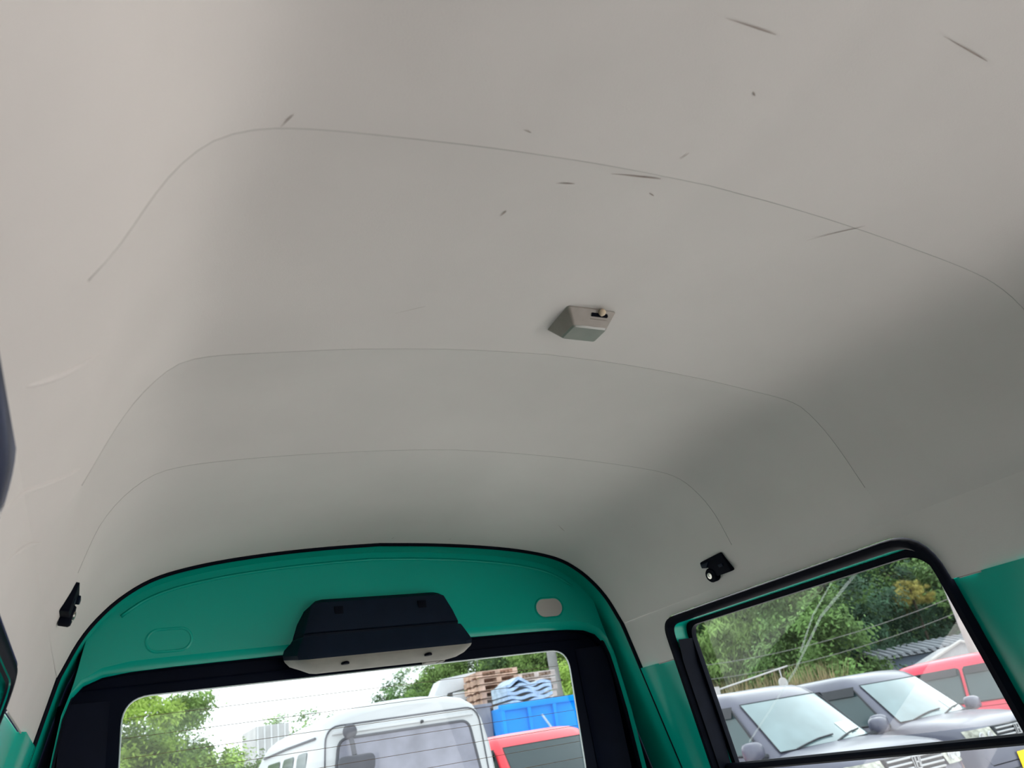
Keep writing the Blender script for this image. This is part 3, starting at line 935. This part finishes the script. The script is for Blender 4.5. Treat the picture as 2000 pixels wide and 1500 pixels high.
MB().loft([[(x, .0, z) for x, z in hd], [(x, -.014, z) for x, z in offset_poly(hd, -.008)]], caps=(False, True)).build('hatch_brow', M_WHITEP, wv, smooth=60)
MB().lathe([(.012, -.03), (.014, -.012), (.014, 0)], 'y', 10, (.14, .0, 1.775)).build('washer_nozzle', M_DARKPL, wv)
for y0, y1 in ((.26, .66), (.76, 1.25), (1.35, 2.0)):
    q = round_poly([(y0, 1.25), (y0 + .05, 1.69), (y1, 1.69), (y1, 1.25)], .05, 4)
    MB().sheet(q, [], lambda y, z: (-(.80 - max(0, z - 1.2) * .1 - max(0, z - 1.55) * .138) - .008, y, z)).build('side_window', M_CARGLASS, wv)
MB().tube([(-.722, .1, 1.77), (-.722, 1.2, 1.775), (-.722, 2.3, 1.765)], .010, 5).build('roof_gutter', M_VSEAL, wv)
um = MB().lathe([(.01, -.055), (.045, -.045), (.058, -.02), (.05, .0), (.02, .012)], 'y', 16, (-.50, -.10, 1.775)).build('mirror_mount', M_VSEAL, wv, smooth=60)
MB().tube([(-.50, -.10, 1.775), (-.49, -.14, 1.68), (-.485, -.16, 1.60)], .02, 8).build('mirror_stem', M_VSEAL, um)
mp = round_poly([(-.62, 1.60), (-.33, 1.60), (-.34, 1.47), (-.61, 1.47)], .05, 5)
MB().loft([[(x, -.13, z) for x, z in offset_poly(mp, -.02)], [(x, -.15, z) for x, z in mp], [(x, -.19, z) for x, z in mp], [(x, -.20, z) for x, z in offset_poly(mp, -.02)]], caps=(True, True)).build('rear_view_mirror', M_VSEAL, wv, smooth=50)
for s_ in (-1, 1):
    for yw in (.6, 2.6):
        MB().lathe([(.17, .09), (.27, .08), (.29, .04), (.29, -.06), (.26, -.09)], 'x', 20, (s_ * .68, yw, .29)).build('wheel', M_TYRE, wv, smooth=40)
    MB().box(s_ * .70 - .06, s_ * .70 + .06, -.02, .03, .85, 1.1).build('tail_lamp', M_REDCAR, wv, bevel=.01)

# ---- yard behind: platform, blue container, panels, concrete, pallets
M_CONC = mat('concrete', (0.46, 0.455, 0.45), 0.85, vary=0.15, scale=1.2)
M_BLUE = mat('blue_steel', (0.0, 0.24, 0.75), 0.45, vary=0.12, scale=2)
M_GREYST = mat('grey_steel', (0.22, 0.225, 0.26), 0.5, vary=0.15, scale=2)
M_WOOD = mat('pallet_wood', (0.50, 0.33, 0.25), 0.85, vary=0.3, scale=6, rand=0.25)
M_WOODL = mat('weathered_wood', (0.56, 0.45, 0.38), 0.85, vary=0.3, scale=6, rand=0.25)
M_SHEET = mat('blue_white_sheet', (0.42, 0.50, 0.57), 0.6, vary=0.25, scale=8)
tag(MB().box(3.5, 22, 17.3, 34, 0, 2.30).build('yard_platform', M_CONC), 'raised concrete yard edge carrying stacks, mostly hidden behind the blue container', 'platform', kind='structure')
bc = tag(empty('blue_container', (8.6, 14.2, 0)), 'bright blue steel container with ribs seen through the rear window', 'container')
MB().box(-2.25, 2.25, 0, 2.0, .3, 2.22).build('shell', M_BLUE, bc, bevel=.01)
MB().box(-2.28, 2.28, -.06, .06, 2.16, 2.27).build('top_rail', M_BLUE, bc, bevel=.01)
for k in range(9):
    x = -2.25 + k * .56
    MB().box(x - .035, x + .035, -.07, 0, .3, 2.16).build('rib', M_BLUE, bc, bevel=.008)
MB().tube([(-1.45, -.09, 2.0), (-1.30, -.10, 1.75), (-1.12, -.10, 1.55)], .02, 6).build('hose', M_SHEET, bc)
gp = tag(empty('grey_container', (5.55, 14.6, 0)), 'dull grey steel box wall between the white van and the blue container', 'container')
for k in range(3):
    x = -.72 + k * .5
    MB().box(x, x + .485, 0, .12, .2, 2.30).build('panel', M_GREYST, gp, bevel=.008)
MB().box(-.74, .78, .12, 1.6, .2, 2.28).build('shell', M_GREYST, gp, bevel=.01)
MB().box(-.76, .80, -.02, .14, 2.30, 2.36).build('top_rail', M_GREYST, gp, bevel=.01)

M_SHEDW = mat('faded_white_sheet', (0.17, 0.175, 0.185), 0.7, vary=0.1)
M_CONCW = mat('pale_concrete', (0.62, 0.62, 0.63), 0.8, vary=0.12, scale=1.5)
p0 = place(22.7, 19.6, 2.30)
cb = tag(empty('concrete_block', p0, math.radians(-8)), 'pale precast concrete piece with sloping end on the yard', 'concrete block')
MB().loft([[(-.78, 0, .0), (-.62, 0, .35), (-.25, 0, .95), (.62, 0, 1.02), (.62, 0, .72), (-.12, 0, .62), (-.25, 0, .40), (-.3, 0, .0)], [(-.78, .8, .0), (-.62, .8, .35), (-.25, .8, .95), (.62, .8, 1.02), (.62, .8, .72), (-.12, .8, .62), (-.25, .8, .40), (-.3, .8, .0)]], caps=(True, True)).build('upper_slab', M_CONCW, cb, bevel=.015)
MB().box(-.3, .85, .1, .9, .0, .40).build('base_slab', M_CONC, cb, bevel=.015)
MB().box(.0, .95, .0, .7, .42, .62).build('step_slab', M_CONCW, cb, bevel=.012)

def pallet(p, rz, label, mtl):
    r = tag(empty('wooden_pallet', p, rz), label, 'pallet', 'stacked pallets on the yard')
    for k in range(5):
        MB().box(-.5, .5, -.45 + k * .2, -.33 + k * .2, .105, .125).build('deck_board', mtl, r)
    for k in range(3):
        MB().box(-.5 + k * .44, -.38 + k * .44, -.45, .47, .02, .105).build('bearer', mtl, r)
    for k in range(3):
        MB().box(-.5, .5, -.45 + k * .4, -.33 + k * .4, .0, .02).build('bottom_board', mtl, r)
    return r
ordn = ['lowest', 'second', 'third', 'fourth', 'fifth', 'topmost', 'seventh']
pa = place(25.5, 19.2, 2.30)
for i in range(6):
    pallet(pa + Vector((random.uniform(-.03, .03), 0, i * .150 + (.02 if i else .0))), random.uniform(-.06, .06), 'brown wooden pallet, %s of the stack beside the concrete block' % (['lowest', 'second lowest', 'third lowest', 'third highest', 'second highest', 'topmost'][i]), M_WOOD)
pb = place(28.0, 19.9, 2.30)
for i in range(5):
    pallet(pb + Vector((random.uniform(-.03, .03), 0, i * .155 + (.02 if i else .0))), random.uniform(-.06, .06), 'pale wooden pallet, %s of the stack behind the bluish sheets' % (['lowest', 'second lowest', 'middle', 'second highest', 'topmost'][i]), M_WOODL)
# folded sheets
pc = place(28.0, 17.95, 2.30)
for i in range(5):
    V, F = [], []
    n = 14
    for a in range(n + 1):
        for b in (0, 1):
            x = -.55 + 1.1 * a / n
            zz = i * .085 + .03 * math.sin(a * .9 + i) + .12 * max(0, 1 - abs(x + .25) / .35) * (i / 4)
            for t in (0, .065): V.append((x, b * .8, zz + t))
    for a in range(n):
        q = a * 4
        F += [(q, q + 4, q + 5, q + 1), (q + 2, q + 3, q + 7, q + 6), (q + 1, q + 5, q + 7, q + 3), (q, q + 2, q + 6, q + 4)]
    F += [(0, 1, 3, 2), (n * 4, n * 4 + 2, n * 4 + 3, n * 4 + 1)]
    o = mesh_obj('folded_sheet', V, F, M_SHEET, None, 60)
    o.location = pc + Vector((0, 0, .033 + (0 if i == 0 else .002 * i)))
    tag(o, 'bluish white folded sheet above the blue container, %s in the pile' % (['lowest', 'second lowest', 'middle', 'second highest', 'topmost'][i]), 'sheet', 'pile of folded sheets')

# ---- poles, wires, sheds
M_POLE = mat('pole_concrete', (0.24, 0.235, 0.23), 0.8, vary=0.1)
def pole(az, d, h, r, label):
    p = place(az, d)
    o = tag(empty('utility_pole', p), label, 'pole')
    MB().tube([(0, 0, 0), (0, 0, h * .5), (0, 0, h)], [r, r * .88, r * .75], 12).build('shaft', M_POLE, o, smooth=180)
    MB().box(-.6, .6, -.04, .04, h - .6, h - .5).build('cross_arm', M_GREYST, o)
    for k in (-.5, 0, .5): MB().lathe([(.03, 0), (.05, .05), (.03, .12)], 'z', 10, (k, 0, h - .5)).build('insulator', M_CONCW, o)
    return p
pole(29.9, 26, 8.5, .17, 'concrete utility pole seen near the right end of the rear window')
pole(56.35, 15.3, 8.5, .075, 'slender utility pole near the front end of the right side window')
M_WIRE = mat('wire_sheath', (0.10, 0.10, 0.10), 0.7, vary=0.1)
def wire(az0, d0, z0, az1, d1, z1, label):
    a, b = place(az0, d0, z0), place(az1, d1, z1)
    P = [a.lerp(b, t / 12) - Vector((0, 0, .25 * 4 * (t / 12) * (1 - t / 12))) for t in range(13)]
    tag(MB().tube(P, .0045, 5).build('overhead_wire', M_WIRE), label, 'wire', kind=None)
wire(37, 17.5, 1.42 + 17.5 * .062, 58, 15.1, 1.42 + 15.1 * .082, 'upper thin overhead wire crossing in front of the trees on the right')
wire(37, 17.5, 1.42 + 17.5 * .046, 58, 15.2, 1.42 + 15.2 * .066, 'lower thin overhead wire crossing in front of the trees on the right')

M_SHED = mat('shed_sheet', (0.065, 0.085, 0.115), 0.55, vary=0.15, scale=2)
M_ROOFS = mat('shed_roof', (0.10, 0.11, 0.125), 0.5, vary=0.15, scale=3)
ps = place(53.0, 19.4)
sh = tag(empty('metal_shed', ps, math.radians(-38)), 'bluish grey metal shed with corrugated roof beyond the red car', 'shed')
MB().box(-.55, 3.4, 0, 2.4, 0, 1.93).build('wall', M_SHED, sh)
for k in range(28):
    x = -.7 + k * .155
    MB().tube([(x, -.25, 1.98), (x, 1.2, 2.20), (x, 2.6, 2.05)], .045, 6).build('roof_corrugation', M_ROOFS, sh)
MB().loft([[(-.75, -.22, 1.94), (3.6, -.22, 1.94)], [(-.75, 1.2, 2.17), (3.6, 1.2, 2.17)], [(-.75, 2.6, 2.02), (3.6, 2.6, 2.02)]], closed=False).build('roof', M_ROOFS, sh)
MB().box(-.78, -.45, -.12, .25, 1.45, 2.02).build('end_box', M_ROOFS, sh, bevel=.02)
pq = place(55.5, 16.9)
wg = tag(empty('white_shed', pq, math.radians(-40)), 'small pale gabled shed just behind the red car', 'shed')
MB().loft([[(-.75, 0, 0), (.75, 0, 0), (.75, 0, 1.62), (.1, 0, 1.93), (-.75, 0, 1.62)], [(-.75, 1.6, 0), (.75, 1.6, 0), (.75, 1.6, 1.62), (.1, 1.6, 1.93), (-.75, 1.6, 1.62)]], caps=(True, True)).build('wall', M_SHEDW, wg)
MB().tube([(-.85, -.05, 1.60), (.1, -.05, 1.96), (.85, -.05, 1.60)], .03, 6).build('gable_edge', M_RAIL, wg)
# pale barrier rail behind the first grey car
a, b = place(40.5, 13.0, 1.42 + 13 * .028), place(45.4, 13.6, 1.42 + 13.6 * .040)
br = tag(empty('barrier_boom', a), 'white barrier boom with round disc behind the nearest grey car', 'barrier')
MB().tube([(0, 0, 0), (b - a) * .55, (b - a)], .012, 8).build('boom', M_RAIL, br)
MB().tube([(0, 0, -a.z), (0, 0, .05)], .05, 8).build('post', M_RAIL, br)
q = (b - a) * .88
MB().lathe([(.0, -.012), (.09, -.01), (.09, .01), (.0, .012)], 'y', 18, (q.x, q.y, q.z - .22)).build('disc', M_RAIL, br)
MB().tube([(q.x, q.y, q.z), (q.x, q.y, q.z - .2)], .01, 6).build('hanger', M_RAIL, br)
# far grey building
pf = place(11.2, 32)
fb = tag(empty('grey_building', pf), 'pale grey building far behind, between trees left of the white van', 'building')
MB().box(-.9, .3, 0, 3, 0, 3.75).build('tower', M_CONC, fb)
MB().box(.3, 1.4, .5, 3, 0, 3.3).build('wing', M_CONC, fb)
for k in range(5): MB().box(-.85 + k * .24, -.80 + k * .24, -.05, 0, 1.5, 3.75).build('pilaster', M_CONCW, fb)

# ---- hillside and vegetation
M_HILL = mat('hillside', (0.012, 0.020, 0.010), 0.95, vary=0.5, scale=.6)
def hill(name, az0, az1, d0, prof, label):
    rows = []
    n = 40
    for dd, z in prof:
        row = []
        for k in range(n + 1):
            az = az0 + (az1 - az0) * k / n
            edge = min(1, k / 14) if name == 'hill_behind' else 1
            p = place(az, d0 + dd)
            row.append((p.x, p.y, z * (.35 + .65 * edge) * (1 + .08 * math.sin(k * .7 + dd)) - .05))
        rows.append(row)
    tag(MB().loft(rows, closed=False).build(name, M_HILL, smooth=180), label, 'hill', kind='structure')
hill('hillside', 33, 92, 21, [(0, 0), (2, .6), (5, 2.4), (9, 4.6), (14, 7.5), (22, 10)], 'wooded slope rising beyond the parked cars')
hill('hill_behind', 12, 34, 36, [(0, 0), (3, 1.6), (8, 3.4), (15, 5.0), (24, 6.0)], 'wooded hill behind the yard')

LEAF = {}
def leaf_mat(name, col): return mat(name, col, 0.6, vary=0.6, scale=4.5, rand=0.18, translucent=0.15, spec=0.05)
M_L = {
    'bright': leaf_mat('leaf_bright', (0.13, 0.20, 0.035)),
    'mid': leaf_mat('leaf_mid', (0.055, 0.10, 0.03)),
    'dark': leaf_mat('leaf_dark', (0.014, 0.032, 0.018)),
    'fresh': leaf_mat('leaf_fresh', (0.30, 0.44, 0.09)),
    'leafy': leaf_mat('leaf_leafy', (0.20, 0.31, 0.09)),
    'deep': leaf_mat('leaf_deep', (0.10, 0.17, 0.07)),  # deeper green leaves for some trees on the hill behind
    'yellow': leaf_mat('leaf_yellow', (0.17, 0.15, 0.04)),
    'bamboo': leaf_mat('leaf_bamboo', (0.105, 0.17, 0.05)),
    'olive': leaf_mat('leaf_olive', (0.07, 0.085, 0.032)),
}
M_TRUNK = mat('bark', (0.025, 0.020, 0.015), 0.9, vary=0.3, scale=8)
def crown_mesh(key, n, blobs, leaf, droop=0.0, seed=0):
    rnd = random.Random(seed)
    V, F = [], []
    cl = []
    for bx, by, bz, br_ in blobs:
        for _ in range(max(5, int(130 * br_ * br_))):
            while True:
                d = Vector((rnd.uniform(-1, 1), rnd.uniform(-1, 1), rnd.uniform(-1, 1)))
                if .1 < d.length < 1: break
            d.normalize()
            cl.append((Vector((bx, by, bz)) + d * br_ * rnd.uniform(.72, 1.02), d))
    for i in range(n):
        c, d = cl[rnd.randrange(len(cl))]
        p = c + Vector((rnd.gauss(0, .06), rnd.gauss(0, .06), rnd.gauss(0, .045)))
        nrm = (d + Vector((rnd.uniform(-.8, .8), rnd.uniform(-.8, .8), rnd.uniform(-.2, 1.0)))).normalized()
        t = nrm.cross(Vector((rnd.uniform(-1, 1), rnd.uniform(-1, 1), rnd.uniform(-1, 1)))).normalized()
        if droop: t = (t * (1 - droop) + Vector((0, 0, -1)) * droop).normalized()
        b = nrm.cross(t).normalized()
        L_ = leaf * rnd.uniform(.6, 1.3)
        W_ = L_ * (.22 if droop else .42)
        k = len(V)
        V += [p - t * L_ * .5, p + b * W_ * .5, p + t * L_ * .5, p - b * W_ * .5]
        F.append((k, k + 1, k + 2, k + 3))
    me = bpy.data.meshes.new('crown_' + key)
    me.from_pydata([tuple(v) for v in V], [], F)
    return me
PROTO = {
    'round': crown_mesh('round', 26000, [(0, 0, .55, .55), (.38, .1, .35, .38), (-.36, -.1, .38, .40), (.05, .3, .25, .4), (-.1, -.35, .3, .38), (.12, -.1, .85, .36)], .042, seed=1),
    'tall': crown_mesh('tall', 26000, [(0, 0, .35, .40), (.12, .1, .65, .36), (-.14, 0, .85, .32), (.02, .05, 1.15, .30), (.1, -.1, 1.40, .20), (-.22, .1, .5, .28)], .040, seed=2),
    'wide': crown_mesh('wide', 26000, [(0, 0, .4, .48), (.55, 0, .32, .40), (-.55, .1, .35, .42), (.25, -.2, .62, .36), (-.28, 0, .66, .36), (.85, .1, .2, .28), (-.85, -.1, .2, .28)], .042, seed=3),
    'bamboo': crown_mesh('bamboo', 26000, [(0, 0, .6, .32), (.25, .1, .85, .30), (-.25, 0, .8, .32), (.05, .1, 1.15, .30), (.3, 0, .45, .26), (-.3, 0, .4, .26), (0, 0, .2, .3)], .07, droop=.55, seed=4),
}
def tree(kind, col, az, d, z0, s, label, group, sx=1.0, lift=0.0):
    p = place(az, d, z0)
    t = tag(empty('tree' if kind != 'bamboo' else 'bamboo_clump', p, random.uniform(0, 6.28)), label, 'tree' if kind != 'bamboo' else 'bamboo', group)
    key = (kind, col)
    me = LEAF.get(key)
    if me is None:
        me = PROTO[kind].copy()
        me.materials.append(M_L[col])
        LEAF[key] = me
    c = bpy.data.objects.new('foliage', me)
    COL.objects.link(c)
    c.parent = t
    c.scale = (s * sx, s * sx, s)
    c.location = (0, 0, lift)
    if kind == 'bamboo':
        for k in range(5):
            a = k * 1.3
            MB().tube([(math.cos(a) * .12 * s, math.sin(a) * .12 * s, -.3), (math.cos(a) * .2 * s, math.sin(a) * .2 * s, .6 * s), (math.cos(a) * .4 * s, math.sin(a) * .4 * s, 1.1 * s)], .03, 5).build('culm', M_L['bamboo'], t)
    else:
        MB().tube([(0, 0, -.5), (.02 * s, 0, lift + .2 * s), (0, .02 * s, lift + .6 * s)], [.07 * s, .05 * s, .03 * s], 7).build('trunk', M_TRUNK, t)
    return t
G1, G2, G3 = 'trees behind the rear window', 'trees on the hill behind the yard', 'trees beyond the parked cars'
#        kind   colour   az   dist  z0   size
for k_, c_, az, d, z0, s, lb in (
    ('tall', 'fresh', 2.2, 17, .0, 2.5, 'tall bright green tree at the left end of the rear window'),
    ('tall', 'leafy', 5.0, 19, .0, 2.45, 'tall green tree second from the left in the rear window'),
    ('round', 'fresh', 4.2, 14.5, .0, 1.55, 'bright leafy bush low at the left end of the rear window'),
    ('wide', 'fresh', 6.0, 15.5, .0, 1.85, 'wide light green bush in front of the tall trees, rear window'),
    ('wide', 'leafy', 8.6, 18, .0, 2.2, 'green bush at the left foot of the white van'),
    ('wide', 'fresh', 7.2, 20, .0, 2.6, 'wide light green tree beside the tall ones, rear window'),
    ('round', 'leafy', 0.2, 18, .0, 2.9, 'green tree partly hidden by the black border of the rear window'),
    ('wide', 'fresh', 9.6, 24, .0, 2.3, 'light green tree left of the pale grey building'),
    ('round', 'leafy', 11.8, 36, .0, 3.5, 'rounded tree rising behind the pale grey building'),
    ('round', 'leafy', 13.6, 36, .0, 3.6, 'rounded tree above the left shoulder of the white van'),
): tree(k_, c_, az, d, z0, s, lb, G1)
hl = [(17.0, 39, .6, 2.9, 'wide', 'leafy'), (18.6, 38, .8, 3.2, 'wide', 'deep'), (20.2, 39, 1.2, 3.6, 'wide', 'leafy'), (18.2, 40, .8, 3.3, 'round', 'leafy'), (19.6, 41, 1.4, 3.6, 'round', 'deep'), (21.0, 42, 2.0, 3.5, 'round', 'leafy'), (22.4, 42, 2.4, 4.0, 'wide', 'leafy'), (23.8, 42, 2.5, 3.8, 'round', 'leafy'), (25.2, 43, 2.8, 4.4, 'wide', 'leafy'),
      (26.8, 42, 2.8, 3.9, 'round', 'deep'), (28.4, 42, 3.0, 4.6, 'wide', 'leafy'), (30.0, 41, 2.6, 4.1, 'round', 'leafy'), (31.6, 30, 1.0, 3.4, 'wide', 'fresh')]
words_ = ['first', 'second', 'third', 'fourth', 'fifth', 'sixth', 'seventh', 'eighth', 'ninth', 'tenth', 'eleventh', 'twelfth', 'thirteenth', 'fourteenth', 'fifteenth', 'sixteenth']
cw = {'fresh': 'fresh green', 'leafy': 'leafy green', 'deep': 'deep green', 'mid': 'green', 'olive': 'olive green', 'dark': 'dark green', 'bright': 'bright green', 'bamboo': 'light green', 'yellow': 'yellowish'}
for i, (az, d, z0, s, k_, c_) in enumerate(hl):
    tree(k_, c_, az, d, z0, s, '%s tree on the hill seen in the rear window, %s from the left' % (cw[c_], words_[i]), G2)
front = [(38.5, 21, .4, 2.1, 'bamboo', 'bamboo'), (41.0, 21.5, .5, 2.2, 'bamboo', 'bamboo'), (43.3, 22, .7, 2.3, 'bamboo', 'bamboo'), (45.3, 21, .5, 2.3, 'bamboo', 'mid'),
         (47.4, 19.5, .1, 2.9, 'tall', 'mid'), (49.6, 22, .3, 3.2, 'round', 'dark'), (51.6, 24.2, .8, 3.0, 'tall', 'mid'), (53.9, 25.2, 1.0, 3.2, 'round', 'dark'), (56.4, 25.4, 1.2, 3.4, 'wide', 'mid'), (59.0, 25, 1.0, 3.6, 'round', 'mid')]
for i, (az, d, z0, s, k_, c_) in enumerate(front):
    tree(k_, c_, az, d, z0, s, '%s %s in the nearer row beyond the parked cars, %s from the left' % (cw[c_], 'bamboo' if k_ == 'bamboo' else 'tree', words_[i]), G3)
tree('wide', 'yellow', 54.2, 22.4, 0, .58, 'slender tree with a small yellowish crown among the dark trees on the right', G3, lift=3.2)
back = [(39.5, 27, 2.4, 3.2, 'wide', 'mid'), (43, 27.5, 2.8, 3.4, 'round', 'mid'), (46.2, 27, 2.8, 3.6, 'wide', 'olive'), (49.2, 29, 3.2, 3.6, 'round', 'dark'), (52.2, 30.5, 3.6, 3.7, 'wide', 'mid'), (55.4, 31, 3.8, 3.8, 'round', 'mid'), (58.6, 31, 3.8, 3.8, 'wide', 'dark')]
for i, (az, d, z0, s, k_, c_) in enumerate(back):
    tree(k_, c_, az, d, z0, s, '%s tree high on the slope beyond the parked cars, %s from the left' % (cw[c_], words_[i]), G3)

# dry grass patch
rnd = random.Random(5)
V, F = [], []
for i in range(5200):
    p = place(rnd.uniform(39, 48), rnd.uniform(16.8, 18.6), 0)
    hgt = rnd.uniform(.9, 2.2) * (1.0 if rnd.random() < .5 else .75)
    a = rnd.uniform(0, 6.28)
    w = .02
    dx, dy = math.cos(a) * w, math.sin(a) * w
    lx, ly = rnd.gauss(0, .22), rnd.gauss(0, .22)
    k = len(V)
    V += [(p.x - dx, p.y - dy, 0), (p.x + dx, p.y + dy, 0), (p.x + dx * .8 + lx * .35, p.y + dy * .8 + ly * .35, hgt * .6), (p.x - dx * .8 + lx * .35, p.y - dy * .8 + ly * .35, hgt * .6), (p.x + lx, p.y + ly, hgt)]
    F += [(k, k + 1, k + 2, k + 3), (k + 3, k + 2, k + 4)]
M_DRY = mat('dry_reed', (0.15, 0.125, 0.07), 0.8, vary=0.5, scale=3, translucent=.3)
tag(mesh_obj('dry_grass', V, F, M_DRY), 'tall dry tan grass in front of the bamboo', 'grass', kind='stuff')
